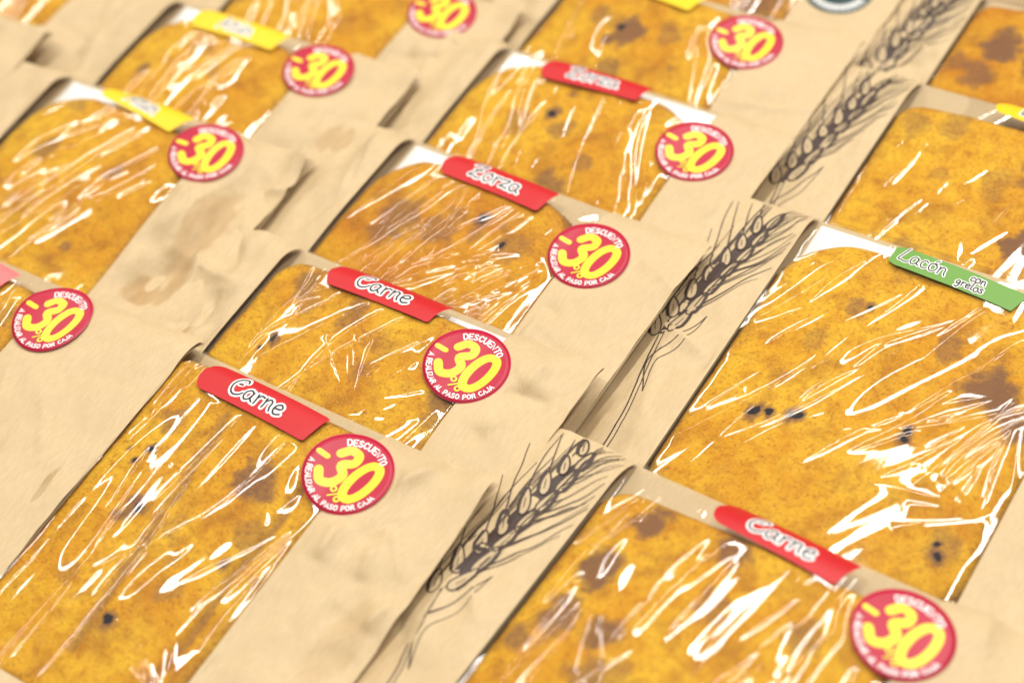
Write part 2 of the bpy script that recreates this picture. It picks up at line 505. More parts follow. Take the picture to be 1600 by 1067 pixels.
def film_height(b, step):
    us = np.linspace(-2.5, b.ww + 2.5, int((b.ww + 5) / step) + 1); vs = np.linspace(-b.Lw - 2.5, 0, int((b.Lw + 2.5) / step) + 1)
    U, V = np.meshgrid(us, vs)
    rng = np.random.default_rng(b.seed + 100)
    Z = b.env(U, V)
    k = b.keepclear(U, V)
    edge = sstep(np.minimum(U + 1, b.ww + 1 - U) / 6) * sstep((V + b.Lw) / 6)
    ca, sa = math.cos(b.ang), math.sin(b.ang)           # wrinkle direction measured from +v
    A = U * ca + V * sa; B = -U * sa + V * ca
    und = .60 * fbm(A / 17, B / 62, b.seed + 5, 2) + .10 * fbm(A / 6, B / 40, b.seed + 6, 2)
    Z = Z + k * edge * (und * b.slack + .2)
    # broad puffs where the film stands off the crust
    for q in range(b.puffs):
        p = (rng.uniform(.1, .9) * b.ww, rng.uniform(-100, -24)); a = b.ang + rng.normal(0, .16); L = rng.uniform(34, 70); wd = rng.uniform(3.2, 6.5)
        x = U - p[0]; y = V - p[1]; s1 = -x * math.sin(a) + y * math.cos(a); t1 = x * math.cos(a) + y * math.sin(a) + .8 * np.sin(s1 * .09 + q)
        Z = Z + k * edge * wd * rng.uniform(.2, .32) * np.clip(1 - (2 * s1 / L) ** 2, 0, 1) * np.exp(-(t1 / wd) ** 2)
    # sharp creases
    W = np.zeros_like(Z)
    lines = []
    for q in range(int(b.nr * .95)):
        p = (rng.uniform(4, b.ww - 4), rng.uniform(-min(b.Lw, 125), -14))
        lines.append((p, b.ang + rng.normal(0, b.spread), rng.uniform(30, 85) * (1 if rng.random() < .6 else 1.7), rng.uniform(.7, 2.0), rng.uniform(.30, .55), rng.normal(0, .0022)))
    for (fu, fv, a0, a1, n, L) in b.fans:
        for q in range(n):
            a = a0 + (a1 - a0) * (q + rng.uniform(.1, .9)) / n; LL = L * rng.uniform(.6, 1.1); off = rng.uniform(0, .22)
            d = np.array([-math.sin(a), math.cos(a)])
            c = np.array([fu, fv]) + d * LL * (.5 + off)
            lines.append((tuple(c), a, LL, rng.uniform(.7, 1.5), rng.uniform(.36, .6), rng.normal(0, .0012)))
    for q in range(9):               # crinkles along the open mouth
        p = (rng.uniform(6, b.ww - 6), rng.uniform(-b.vt - 2, -1.5))
        lines.append((p, PI / 2 + rng.normal(0, .22), rng.uniform(10, 38), rng.uniform(.5, .9), rng.uniform(.35, .6), rng.normal(0, .006)))
    for q in range(b.nr // 3):       # short cross puckers
        p = (rng.uniform(4, b.ww - 4), rng.uniform(-min(b.Lw, 125), -12))
        lines.append((p, rng.uniform(0, PI), rng.uniform(5, 16), rng.uniform(.5, 1.0), rng.uniform(.25, .5), rng.normal(0, .02)))
    for (p, a, L, wd, am, cv) in lines:
        d = (-math.sin(a), math.cos(a))
        x = U - p[0]; y = V - p[1]
        s = x * d[0] + y * d[1]; n_ = -x * d[1] + y * d[0] - cv * s * s + .35 * np.sin(s * .13 + p[0])
        sel = (np.abs(s) < L / 2) & (np.abs(n_) < 6 * wd)
        tp = np.sqrt(np.clip(1 - (2 * s[sel] / L) ** 2, 0, 1))
        r = np.abs(n_[sel]) / wd
        g = am * wd * tp * np.exp(-np.sqrt(r * r + .02))
        W[sel] = np.where(np.abs(g) > np.abs(W[sel]), g, W[sel])
    Z = Z + W * k * edge
    # never dip into the pie
    P = b.pie_z(U, V)
    Z = np.maximum(Z, np.where(P > .5, P + .35, -9))
    # lips: film wave along the open mouth
    Z = Z + .5 * vnoise(U / 17, V * 0 + 3, b.seed + 9) * np.exp(V / 4)
    under = ((U < 0) | (U > b.ww) | (V < -b.Lw))
    Z = np.where(under, b.env(U, V) - .25, Z)
    return U, V, Z


def pie_z(b, u, v):
    """upper side of the crust, 0 outside its outline"""
    u0, u1, v1, v0 = b.pie; cx, cy_ = (u0 + u1) / 2, (v0 + v1) / 2; hx, hy = (u1 - u0) / 2, (v1 - v0) / 2
    r = b.pr
    qx = np.abs(u - cx) - hx + r; qy = np.abs(v - cy_) - hy + r
    d = -(np.hypot(np.maximum(qx, 0), np.maximum(qy, 0)) + np.minimum(np.maximum(qx, qy), 0) - r)   # inside distance
    d = d + 1.1 * fbm(u / 14, v / 14, b.seed + 51) * sstep(d / 3)
    x = np.clip(d / 6.5, 0, 1)
    prof = np.sqrt(np.clip(1 - (1 - x) ** 2, 0, 1))
    tt = b.t + b.dome(u) - 1.5
    if b.taper: tt = tt * (1 - b.taper * sstep((-v - 52) / 60))
    bump = 1.15 * fbm(u / 19, v / 19, b.seed + 52) + .40 * fbm(u / 5, v / 5, b.seed + 53)
    for (a0, c0, a1, c1, wd) in b.grooves:
        L = math.hypot(a1 - a0, c1 - c0); dx, dy = (a1 - a0) / L, (c1 - c0) / L
        s = (u - a0) * dx + (v - c0) * dy; n = -(u - a0) * dy + (v - c0) * dx + 1.2 * vnoise(s / 13, s * 0 + a0, b.seed + 3)
        g = sstep((s + 3) / 6) * sstep((L - s + 3) / 6)
        bump = bump - 1.5 * g * np.exp(-(n / (wd * .45)) ** 2) + .35 * g * np.exp(-((np.abs(n) - wd) / (wd * .5)) ** 2)
    z = prof * (tt + bump * sstep(d / 7))
    for (du, dv, ru, rv, dep) in b.dents: z = z - dep * np.exp(-((u - du) / ru) ** 2 - ((v - dv) / rv) ** 2) * (z > 5)
    return np.where(d > 0, z, 0)


Bag.pie_z = pie_z


def build_pie(b, O, label, m):
    u0, u1, v1, v0 = b.pie; st = 1.15
    us = np.linspace(u0 - .6, u1 + .6, int((u1 - u0) / st)); vs = np.linspace(v0 - .6, v1 + .6, int((v1 - v0) / st))
    U, V = np.meshgrid(us, vs); Z = b.pie_z(U, V)
    ins = Z > 0
    keep = ins[:-1, :-1] | ins[1:, :-1] | ins[:-1, 1:] | ins[1:, 1:]
    cx, cy_ = (u0 + u1) / 2, (v0 + v1) / 2
    rng = np.random.default_rng(b.seed + 77)
    r = b.pr; hx, hy = (u1 - u0) / 2, (v1 - v0) / 2
    qx = np.abs(U - cx) - hx + r; qy = np.abs(V - cy_) - hy + r
    d = -(np.hypot(np.maximum(qx, 0), np.maximum(qy, 0)) + np.minimum(np.maximum(qx, qy), 0) - r)
    br = .85 * np.exp(-np.maximum(d, 0) / 4.5)
    wob = fbm(U / 7, V / 7, b.seed + 61); wob2 = fbm(U / 2.6, V / 2.6, b.seed + 62)
    spots = list(b.spots)
    for q in range(b.nspots):
        spots.append((rng.uniform(u0 + 6, u1 - 6), rng.uniform(-100, v1 - 5), rng.uniform(3, 9), rng.uniform(.3, .75)))
    for (su, sv, sr, si) in spots:
        dd = np.hypot(U - su, (V - sv) * .85) / sr + .55 * wob + .22 * wob2
        br = np.maximum(br, si * sstep((1.25 - dd) / .8))
    for (a0, c0, a1, c1, wd) in b.grooves:
        L = math.hypot(a1 - a0, c1 - c0); dx, dy = (a1 - a0) / L, (c1 - c0) / L
        s = (U - a0) * dx + (V - c0) * dy; n = -(U - a0) * dy + (V - c0) * dx + 1.2 * vnoise(s / 13, s * 0 + a0, b.seed + 3)
        br = np.maximum(br, .62 * sstep((s + 3) / 6) * sstep((L - s + 3) / 6) * np.exp(-(n / (wd * .6)) ** 2))
    ch = np.zeros_like(U)
    for (su, sv, sr) in b.chars:
        dd = np.hypot(U - su, (V - sv) * .8) / sr + .75 * wob2 + .3 * wob
        ch = np.maximum(ch, sstep((1.3 - dd) / .8)); br = np.maximum(br, .8 * sstep((2.6 - dd) / 1.4))
    Z = Z + .25 * ch
    n = U.size
    F = grid_faces(len(vs), len(us), keep)
    top = np.column_stack([U.ravel(), V.ravel(), np.maximum(Z, 1.3).ravel()])
    bot = np.column_stack([U.ravel(), V.ravel(), np.full(n, 1.25)])
    V3 = np.vstack([top, bot]); F = np.vstack([F, F[:, ::-1] + n])
    used = np.unique(F); remap = np.full(len(V3), -1); remap[used] = np.arange(len(used))
    at = lambda a: np.concatenate([a.ravel(), a.ravel()])[used]
    o = mesh_obj('empanada', V3[used], remap[F], m, None, True, {'browning': at(br), 'char': at(ch)})
    o.matrix_world = O
    tag(o, label, 'empanada', 'baked empanadas inside the bags')
    return o


def wheat(b, parent):
    """the printed ear of wheat on the left strip of the bag"""
    ink = Ink(); fill = Ink(); line = Ink(); rng = random.Random(b.seed)
    lo, hi = -b.wl + 1.2, -1.2
    clampu = lambda P: [p for p in P if lo < p[0] < hi and p[1] < -.8]
    x0, y0, x1, y1 = -30, -88, -17, -9
    # stem: two lines and a leaf
    for dx, wd in ((-.9, .7), (1.1, .5)):
        P = clampu(catmull([(x0 + dx, y0), (x0 + 3 + dx, -108), (x0 + 8 + dx, -135), (x0 + 9 + dx, -160)], 8))
        if len(P) > 2: ink.stroke(P, wd)
    P = clampu(catmull([(x0 + 9, -120), (x0 + 2, -104), (x0 + 8, -90), (x0 + 14, -74)], 8)); ink.stroke(P, .6)
    P = clampu(catmull([(x0 + 9, -120), (x0 + 6, -104), (x0 + 12, -92), (x0 + 14, -74)], 8)); ink.stroke(P, .45)
    # dark core between the grains
    core = catmull([(x0, y0), (x0 + 3, y0 + 26), (x0 + 8, y0 + 54), (x1, y1 - 4)], 8)
    ink.stroke(clampu(core), 5.2, taper=lambda f: .35 + .9 * math.sin(PI * min(f * 1.05, 1)) ** .6)
    n = 8
    for k in range(n):
        f = k / (n - 1); cx = x0 + (x1 - x0) * f + 1.5 * math.sin(f * 3); cy2 = y0 + (y1 - y0) * f
        for sd in (-1, 1):
            L = (14.5 - 3.5 * f) * rng.uniform(.85, 1.1); wd = 5.0 - 1.0 * f; lean = sd * (.36 - .12 * f) - .12 + rng.uniform(-.07, .07)
            ax, ay = cx + sd * (3.4 - 1.2 * f), cy2 + (3.6 if sd > 0 else 0)
            d = np.array([math.sin(lean), math.cos(lean)]); nn = np.array([d[1], -d[0]])
            pts = []
            for q in range(14):
                a = 2 * PI * q / 14; rr = math.cos(a); ss = math.sin(a)
                wv = wd * (.5 - .16 * rr)
                pts.append(np.array([ax, ay]) + d * (rr * L / 2 + L / 3) + nn * ss * wv)
            if all(lo < p[0] < hi and p[1] < -1 for p in pts):
                fill.fill(pts)
                line.stroke(pts, .65, closed=True, step=3)
                line.stroke([pts[1], pts[2], pts[3], pts[4], pts[5]] if sd > 0 else [pts[13], pts[12], pts[11], pts[10], pts[9]], 1.5, step=3)
                m_ = np.array([ax, ay]) + d * (L * .1); line.stroke([m_, m_ + d * L * .35], .32)
            tip = np.array([ax, ay]) + d * (L * .8)
            # awn
            LA = 30 + rng.uniform(0, 30); bend = sd * .03 + rng.uniform(-.12, .16) + (.22 * f if sd > 0 else .05)
            P = []
            for q in range(12):
                t = q / 11; an = lean * .8 + bend * t * 1.4
                P.append(tip + np.array([math.sin(an), math.cos(an)]) * LA * t)
            Q = []
            for p in P:
                if lo < p[0] < hi and p[1] < -.6: Q.append(p)
                else: break
            if len(Q) > 2: line.stroke(Q, .6, taper=lambda t: 1.0 - .55 * t, step=1.6)
            for xtra in range(2):          # more awns: straight on the left, wavy on the right
                st_ = np.array([ax, ay]) + d * L * rng.uniform(.35, .85) + nn * rng.uniform(-1, 1.2)
                LA = rng.uniform(22, 46); ph = rng.uniform(0, 6)
                P = []
                for q in range(14):
                    t = q / 13
                    an = (.02 + rng.uniform(-.004, .004) + .10 * t) if sd < 0 else (.30 + .55 * t + .28 * math.sin(ph * .2 + t * 5.5))
                    P.append((P[-1] if P else st_) + np.array([math.sin(an), math.cos(an)]) * LA / 13)
                Q = []
                for p in P:
                    if lo < p[0] < hi and p[1] < -.6: Q.append(p)
                    else: break
                if len(Q) > 3: line.stroke(Q, rng.uniform(.4, .75), taper=lambda t: 1.0 - .6 * t, step=1.6)
    if not ink.v or not line.v or not fill.v: return
    for I, m, lift, nm in ((ink, M_INK, .10, 'wheat_print'), ):
        root = I.lay(nm, b.paper_z, lift, m, parent)
    fill.n = 0; fill.z = [0.0] * len(fill.v)
    for k in range(len(fill.v)): fill.z[k] = (k // 15) * .003
    fill.lay('wheat_grain', b.paper_z, .22, M_GRA, root)
    line.lay('wheat_outline', b.paper_z, .31, M_INK, root)


def sticker(b, parent):
    su, sv, ang = b.sticker; R = 18.0
    cu, cv = su, sv
    # stiff disc: plane fitted through the sheet below, plus some of its bend
    gx, gy = np.meshgrid(np.linspace(-15, 15, 13), np.linspace(-15, 15, 13)); q = gx ** 2 + gy ** 2 < 17 ** 2
    gx, gy = gx[q], gy[q]; gz = b.env(gx + su, gy + sv)
    A = np.column_stack([gx, gy, gx ** 2, np.ones(len(gx))]); co = np.linalg.lstsq(A, gz, rcond=None)[0]
    res = (gz - A @ co).max()
    fn = lambda u, v: np.maximum(co[0] * (u - su) + co[1] * (v - sv) + co[2] * (u - su) ** 2 + co[3] + .2 + .3 * max(res, 0), np.maximum(b.env(u, v) + .28, np.where((u > 0) & (u < b.ww), b.pie_z(u, v) + .9, 0)))
    def disc(r, lift, nm, m, par, rings=9, n=56):
        V = [(su, sv)]; F = []
        for k in range(1, rings + 1):
            for p in circ(su, sv, r * k / rings, n=n): V.append(p)
        for j in range(n): F.append((0, 1 + j, 1 + (j + 1) % n))
        for k in range(rings - 1):
            o = 1 + k * n
            for j in range(n): F.append((o + j, o + n + j, o + n + (j + 1) % n, o + (j + 1) % n))
        V = np.array(V); z = fn(V[:, 0], V[:, 1]) + lift
        o = 1 + (rings - 1) * n; base = len(V)       # turned-down rim so the disc has an edge
        Vr = V[o:o + n]; zr = z[o:o + n] - .25
        V3 = np.vstack([np.column_stack([V, z]), np.column_stack([Vr, zr])])
        for j in range(n): F.append((o + j, base + j, base + (j + 1) % n, o + (j + 1) % n))
        return mesh_obj(nm, V3, F, m, par)
    if b.darkst:
        root = disc(R, .05, 'round_sticker', M_DGR, parent)
        ink = Ink()
        for k in range(44):
            a = -PI * (.06 + .88 * k / 43); h = 3.4 + 1.2 * math.sin(k * 2.1)
            ink.stroke(rot2([(12.2 * math.cos(a), 12.2 * math.sin(a)), ((12.2 + h) * math.cos(a), (12.2 + h) * math.sin(a))], ang, su, sv), .6)
        ink.lay('sticker_lettering', fn, .1, M_WHT, root)
        return
    root = disc(R, .02, 'discount_sticker', M_RIM, parent)
    face = disc(R - .28, .07, 'sticker_face', M_STK, root)
    tr = lambda P: rot2(P, ang, su, sv)
    three = catmull([(-8.6, 5.4), (-6.4, 8.8), (-2.6, 8.5), (-1.7, 4.9), (-4.8, 1.5), (-1.4, -1.8), (-2.4, -6.6), (-6.4, -8.4), (-10.0, -5.0)], 6)
    sl = lambda P: [(x + .12 * y, y) for x, y in P]
    zero = [(6.7 + 4.2 * math.copysign(abs(math.cos(a)) ** .85, math.cos(a)), -.4 + 8.8 * math.sin(a)) for a in np.linspace(0, 2 * PI, 30, endpoint=False)]
    minus = [(-15.4, 1.4), (-11.4, 1.4)]
    for nm, m, ex, lift in (('numeral_edge', M_NUO, .55, .13), ('numeral_print', M_NUM, 0, .19)):
        ink = Ink()
        ink.stroke(tr(sl(three)), 3.35 + ex); ink.stroke(tr(sl(zero)), 3.35 + ex, closed=True); ink.stroke(tr(minus), 2.1 + ex * .6)
        ink.lay(nm, fn, lift, m, root)
    ink = Ink()
    for (px, py) in ((-.6, -8.2), (3.2, -11.2)): ink.stroke(tr(circ(px, py, 1.05, n=12)), .75, closed=True, step=3)
    ink.stroke(tr([(-.8, -11.8), (3.6, -7.6)]), .6)
    ink.lay('percent_print', fn, .26, M_NUM, root)
    ink = Ink()
    I2 = Ink(); arc_text(I2, 'DESCUENTO', 2.7, 12.6, PI / 2 - .02, 1.42, .62)
    arc_text(I2, 'A REALIZAR AL PASO POR CAJA', 2.1, 16.4, -PI / 2 - .02, 2.75, .5, top=False)
    I2.v = [np.array(p) for p in tr([tuple(p) for p in I2.v])]
    I2.lay('sticker_lettering', fn, .15, M_WHT, root)


def flavour_label(b, parent):
    lu, lv, la, text, kind = b.label; L = b.lablen; Hh = 7.3
    fn = lambda u, v: np.maximum(b.env(u, v) + .36, b.pie_z(u, v) + .8)
    m = {'red': M_RED, 'yellow': M_YEL, 'green': M_GRN, 'pink': M_PNK}[kind]
    # outline: rounded left end, square right end
    nx, ny = 40, 9
    V = []; F = []
    xs = np.linspace(-L / 2, L / 2, nx)
    for x in xs:
        if kind == 'green': e = Hh * .74 * min(1, .80 + .06 * (x + L / 2))
        else:
            d = x + L / 2; r = 6.5
            e = Hh if d > r else (Hh - r) + math.sqrt(max(r * r - (r - d) ** 2, .0) + .3)
            dr = L / 2 - x; e = e if dr > 1.0 else e - (1.0 - dr) * .6
        for t in np.linspace(-1, 1, ny): V.append((x + (1.3 * t if x > 0 else 0) * (x / (L / 2)), t * e))
    for i in range(nx - 1):
        for j in range(ny - 1): a = i * ny + j; F.append((a, a + ny, a + ny + 1, a + 1))
    P = np.array(rot2(V, la, lu, lv)); z = fn(P[:, 0], P[:, 1]) + .1 * vnoise(P[:, 0] / 6, P[:, 1] / 6, b.seed)
    root = mesh_obj('flavour_label', np.column_stack([P, z]), F, m, parent)
    parts = []
    if kind == 'green':
        a, wa = hand_text('Lacón', 7.4); parts += [[(x - 25.5, y - 2.2) for x, y in pl] for pl in a]
        a, _ = hand_text('con', 4.2); parts += [[(x + 6.0, y + .8) for x, y in pl] for pl in a]
        a, _ = hand_text('grelos', 4.2); parts += [[(x + 1.5, y - 3.6) for x, y in pl] for pl in a]
        wb, wo = .6, 1.5
    elif ' ' in text:
        t1, t2 = text.split(' ', 1)
        a, wa = hand_text(t1, 6.2); parts += [[(x + 21 - wa, y + .6) for x, y in pl] for pl in a]
        a, wa = hand_text(t2, 6.2); parts += [[(x + 21 - wa, y - 5.4) for x, y in pl] for pl in a]
        wb, wo = .8, 1.7
    else:
        hh = 8.6; a, wa = hand_text(text, hh); parts += [[(x * 1.08 - wa / 2 - .5, y - 3.4) for x, y in pl] for pl in a]
        wb, wo = .8, 2.5
    for nm, wd, mm_, lift in (('lettering_outline', wo, M_WHT, .12), ('lettering_print', wb, M_BLK, .24)):
        ink = Ink()
        for pl in parts: ink.stroke(rot2(pl, la, lu, lv), wd)
        # stroke order offsets stay tiny
        ink.z = [k * .5 for k in ink.z]
        ink.lay(nm, fn, lift, mm_, root)


def paper_sleeve(b, parent):
    st = 1.5
    ul = np.linspace(-b.wl, 0, int(b.wl / st) + 2); uw = np.linspace(0, b.ww, 30)[1:-1]; ur = np.linspace(b.ww, b.ww + b.wr, int(b.wr / st) + 2)
    us = np.concatenate([ul, uw, ur])
    vt = np.linspace(0, -b.Lw, int(b.Lw / st) + 1); vb = np.linspace(-b.Lw, -b.L, int((b.L - b.Lw) / 1.6) + 2)[1:]
    vs = np.concatenate([vt, vb])[::-1]
    U, V = np.meshgrid(us, vs)
    # edges not ruler-straight
    Z = b.paper_z(U, V)
    mu = (us[:-1] + us[1:]) / 2; mv = (vs[:-1] + vs[1:]) / 2
    MU, MV = np.meshgrid(mu, mv)
    keep = ~((MU > 0) & (MU < b.ww) & (MV > -b.Lw))
    F1 = grid_faces(len(vs), len(us), keep)
    U2, V2 = U.copy(), V.copy()
    wob = .45 * vnoise(V / 21, V * 0, b.seed + 41)
    outer = np.where(U < 0, np.clip(-U / b.wl, 0, 1), np.clip((U - b.ww) / b.wr, 0, 1))
    U2 = U + wob * outer; V2 = V + .5 * vnoise(U / 16, U * 0, b.seed + 42) * np.exp(V / 5) * outer
    top = np.column_stack([U2.ravel(), V2.ravel(), Z.ravel()])
    # lower sheet
    ub = np.linspace(-b.wl, b.ww + b.wr, 48); vb2 = np.linspace(-b.L, 0, 44)
    UB, VB = np.meshgrid(ub, vb2); ZB = b.lower(UB, VB)
    bot = np.column_stack([UB.ravel(), VB.ravel(), ZB.ravel()])
    F2 = grid_faces(len(vb2), len(ub))[:, ::-1] + len(top)
    V3 = np.vstack([top, bot]); F = np.vstack([F1, F2])
    used = np.unique(F); remap = np.full(len(V3), -1); remap[used] = np.arange(len(used))
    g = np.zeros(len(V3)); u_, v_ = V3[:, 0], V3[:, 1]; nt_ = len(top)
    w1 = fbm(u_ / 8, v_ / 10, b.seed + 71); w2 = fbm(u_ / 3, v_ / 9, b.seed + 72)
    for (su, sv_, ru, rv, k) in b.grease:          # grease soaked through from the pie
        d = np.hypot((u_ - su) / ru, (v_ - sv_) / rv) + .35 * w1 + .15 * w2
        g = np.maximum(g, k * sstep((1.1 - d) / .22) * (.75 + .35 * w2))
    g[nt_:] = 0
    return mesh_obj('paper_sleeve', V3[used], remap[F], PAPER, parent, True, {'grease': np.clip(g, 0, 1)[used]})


def white_card(b, O, label):
    u0, u1, v1, v0 = b.card
    us = np.linspace(u0, u1, 24); vs = np.linspace(v0, v1, 24); U, V = np.meshgrid(us, vs)
    z = .75 + .15 * vnoise(U / 20, V / 20, b.seed + 88)
    n = U.size
    # corners cut round
    V3 = np.vstack([np.column_stack([U.ravel(), V.ravel(), z.ravel()]), np.column_stack([U.ravel(), V.ravel(), z.ravel() - .25])])
    F = grid_faces(24, 24); F = np.vstack([F, F[:, ::-1] + n])
    o = mesh_obj('card_sheet', V3, F, M_CARD); o.matrix_world = O
    tag(o, label, 'card', 'white sheets under the empanadas')


DEF = dict(ww=108, wr=49, wl=38, L=178, Lw=152, t=8.6, el=1.0, er=5.8, rise=15, taper=.36, crown=5.2, dents=[], grease=[], slack=1.0, puffs=4, nr=26, spread=.14, ang=0.0,
           fans=[], spots=[], nspots=5, grooves=[], chars=[], pr=18, sticker=None, darkst=False, label=None, lablen=58, card=None, wheat=False,
           crum_l=1.4, crum_r=1.1, curl=.9, step=.85, dz=0, crust=0, vt=9)
d2r = math.radians


def make(name, x, y, yaw, tilt, bag_label, pie_label, card_label=None, **k):
    p = dict(DEF); p.update(k)
    b = Bag(**p)
    b.pie = (-1.8, b.ww + 1.8, -float(b.vt), -b.Lw - 5)
    ca = d2r(tilt)
    z0 = .02 - .010 * math.cos(ca) + .040 * math.sin(ca) + b.dz * MM
    O = Matrix.Translation((x * MM, y * MM, z0)) @ Matrix.Rotation(d2r(yaw), 4, 'Z') @ Matrix.Rotation(ca, 4, 'X')
    e = bpy.data.objects.new('bakery_bag', None); COL.objects.link(e); e.empty_display_size = .02
    e.matrix_world = O
    tag(e, bag_label, 'bag', 'kraft bags with film windows on the counter')
    paper_sleeve(b, e)
    U, V, Z = film_height(b, b.step)
    mesh_obj('window_film', np.column_stack([U.ravel(), V.ravel(), Z.ravel()]), grid_faces(*U.shape), FILM, e)
    if b.wheat: wheat(b, e)
    if b.sticker: sticker(b, e)
    if b.label: flavour_label(b, e)
    build_pie(b, O, pie_label, CRUST[b.crust])
    if b.card: white_card(b, O, card_label)
    return e


# ------------------------------------------------------------------ the counter
sv = [(-1.2, -.9), (1.2, -.9), (1.2, 1.2), (-1.2, 1.2)]
shelf = mesh_obj('display_shelf', [(x * 1000, y * 1000, z) for z in (-16, -40) for x, y in sv],
                 [(0, 1, 2, 3), (7, 6, 5, 4), (0, 4, 5, 1), (1, 5, 6, 2), (2, 6, 7, 3), (3, 7, 4, 0)], M_SHELF, None, False)
tag(shelf, kind='structure')

# ------------------------------------------------------------------ the bags, column by column
r = d2r
# middle column, nearest first
make('A1', -116, -68, 0, 10.5, 'nearest bag of the middle column, red Carne label, long pie window fully in view',
     'long golden pie with pale dough seams, in the nearest bag of the middle column',
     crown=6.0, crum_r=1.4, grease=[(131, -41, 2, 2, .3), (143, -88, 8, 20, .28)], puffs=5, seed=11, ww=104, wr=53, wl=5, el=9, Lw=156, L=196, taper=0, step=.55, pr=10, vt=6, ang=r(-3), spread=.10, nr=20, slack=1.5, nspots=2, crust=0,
     label=(51.4, -14.7, r(-2), 'Carne', 'red'), lablen=62, sticker=(104.4, -25.5, r(-4)),
     spots=[(38, -76, 9, .85), (88, -66, 8, .5), (73, -45, 11, .8), (33, -110, 7, .45), (62, -124, 5, .6), (60, -78, 7, .4), (75, -100, 6, .5)],
     chars=[(39, -76, 2.3), (26, -53, 1.6), (22, -60, .9), (16, -56, .9), (86, -81, 1.5), (62, -121, 1.8)],
     grooves=[(44, -24, 50, -72, 5), (50, -72, 58, -138, 5), (92, -30, 92, -138, 4)],
     fans=[(100, -136, r(20), r(75), 6, 34), (101, -50, r(150), r(190), 4, 60)])
make('A2', -117, 6, 0, 10.5, 'second nearest bag of the middle column, red Carne label, white corner by its sticker',
     'golden pie behind the second nearest Carne label of the middle column', 'white sheet under the pie of the second nearest middle bag',
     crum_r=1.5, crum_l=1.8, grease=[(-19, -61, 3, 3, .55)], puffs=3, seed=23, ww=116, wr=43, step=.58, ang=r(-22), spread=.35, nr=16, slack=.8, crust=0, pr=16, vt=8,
     label=(57, -11.0, r(1), 'Carne', 'red'), lablen=58, sticker=(110.5, -27.5, r(-2)), card=(84, 113, -3.5, -40),
     spots=[(22, -22, 9, .7), (52, -27, 9, .6), (30, -30, 7, .5), (72, -36, 9, .35)], chars=[(27, -52, 1.9), (24, -58, 1.0)],
     fans=[(80, -66, r(-50), r(60), 9, 40), (24, -34, r(-60), r(20), 4, 22)])
make('A3', -121, 96, -1, 10.5, 'middle bag with red Zorza label, nearer of the two Zorza bags',
     'browned pie behind the nearer Zorza label, crossed by long film creases', 'white sheet under the pie behind the nearer Zorza label',
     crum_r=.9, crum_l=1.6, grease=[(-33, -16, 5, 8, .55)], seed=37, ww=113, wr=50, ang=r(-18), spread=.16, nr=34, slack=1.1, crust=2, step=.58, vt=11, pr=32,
     label=(59.7, -14.5, r(-1), 'Zorza', 'red'), lablen=58, sticker=(120.2, -31.4, r(-3)), card=(2.5, 60, -3, -60),
     spots=[(29, -51, 13, .7), (52, -48, 13, .6), (85, -42, 10, .5)], chars=[(67, -36, 2.2), (83, -44, 1.7)],
     fans=[(112, -36, r(118), r(168), 14, 84)])
make('A4', -124, 182, 0, 10.5, 'middle bag with red Zorza label, farther of the two Zorza bags',
     'golden pie behind the farther Zorza label under wide shiny film folds', 'white sheet showing at the corner behind the farther Zorza label',
     crum_r=.8, puffs=6, seed=41, ww=123, wr=38, ang=r(16), spread=.14, nr=26, slack=2.1, crust=1, vt=10, pr=32, step=.95,
     label=(59.2, -13.6, r(4), 'Zorza', 'red'), lablen=56, sticker=(125.5, -33.2, r(-6)), card=(2.5, 120, -2.5, -60),
     spots=[(40, -52, 8, .5), (75, -84, 12, .7)], chars=[(52, -40, 2.2)], fans=[(118, -78, r(20), r(70), 5, 40)])
make('A5', -127, 265, 0, 10.5, 'middle column bag with yellow label at the top edge of the photo',
     'browned blurred pie behind the yellow label at the top of the middle column',
     seed=53, ww=112, wr=46, ang=r(14), spread=.2, nr=18, slack=1.4, crust=0, step=1.1,
     label=(46, -13, r(-6), 'Pollo', 'yellow'), lablen=56, sticker=(107.6, -28.5, r(4)),
     spots=[(49, -47, 10, .9), (30, -40, 8, .6), (70, -40, 8, .5)], chars=[(45, -44, 2)])
make('A6', -130, 340, 0, 10.5, 'farthest middle bag, partly out of view, with a dark green round sticker on its paper',
     'farthest pie of the middle column, cut by the top edge of the photo',
     seed=59, ww=112, wr=46, nr=14, slack=1.3, crust=2, step=1.2, sticker=(127, -35.5, r(0)), darkst=True, spots=[(95, -60, 16, .8)])
# right column
make('R1', 78, -29, -1, 5, 'nearest bag of the right column, red Carne label, wheat printed on its left strip',
     'pie with round toasted patches in the nearest bag of the right column',
     wheat=True, crown=6.5, grease=[(-43, -95, 5, 18, .35), (-33, -122, 8, 12, .3)], puffs=8, seed=67, ww=128, wr=44, wl=46, L=185, Lw=160, taper=0, step=.58, ang=r(-8), spread=.12, nr=18, slack=2.3, crust=0, pr=12, vt=15, rise=19, el=1, er=5,
     label=(70, -12.5, r(-4), 'Carne', 'red'), lablen=55, sticker=(124, -25.5, r(-3)), crum_l=1.3,
     spots=[(18, -52, 10, .95), (25, -30, 9, .95), (17, -78, 9, .8), (57, -24, 10, .8), (35, -77, 8, .8), (62, -50, 8, .6), (95, -45, 8, .6), (48, -90, 8, .5), (8, -92, 6, .7)],
     nspots=2, fans=[(24, -58, r(165), r(215), 4, 50)])
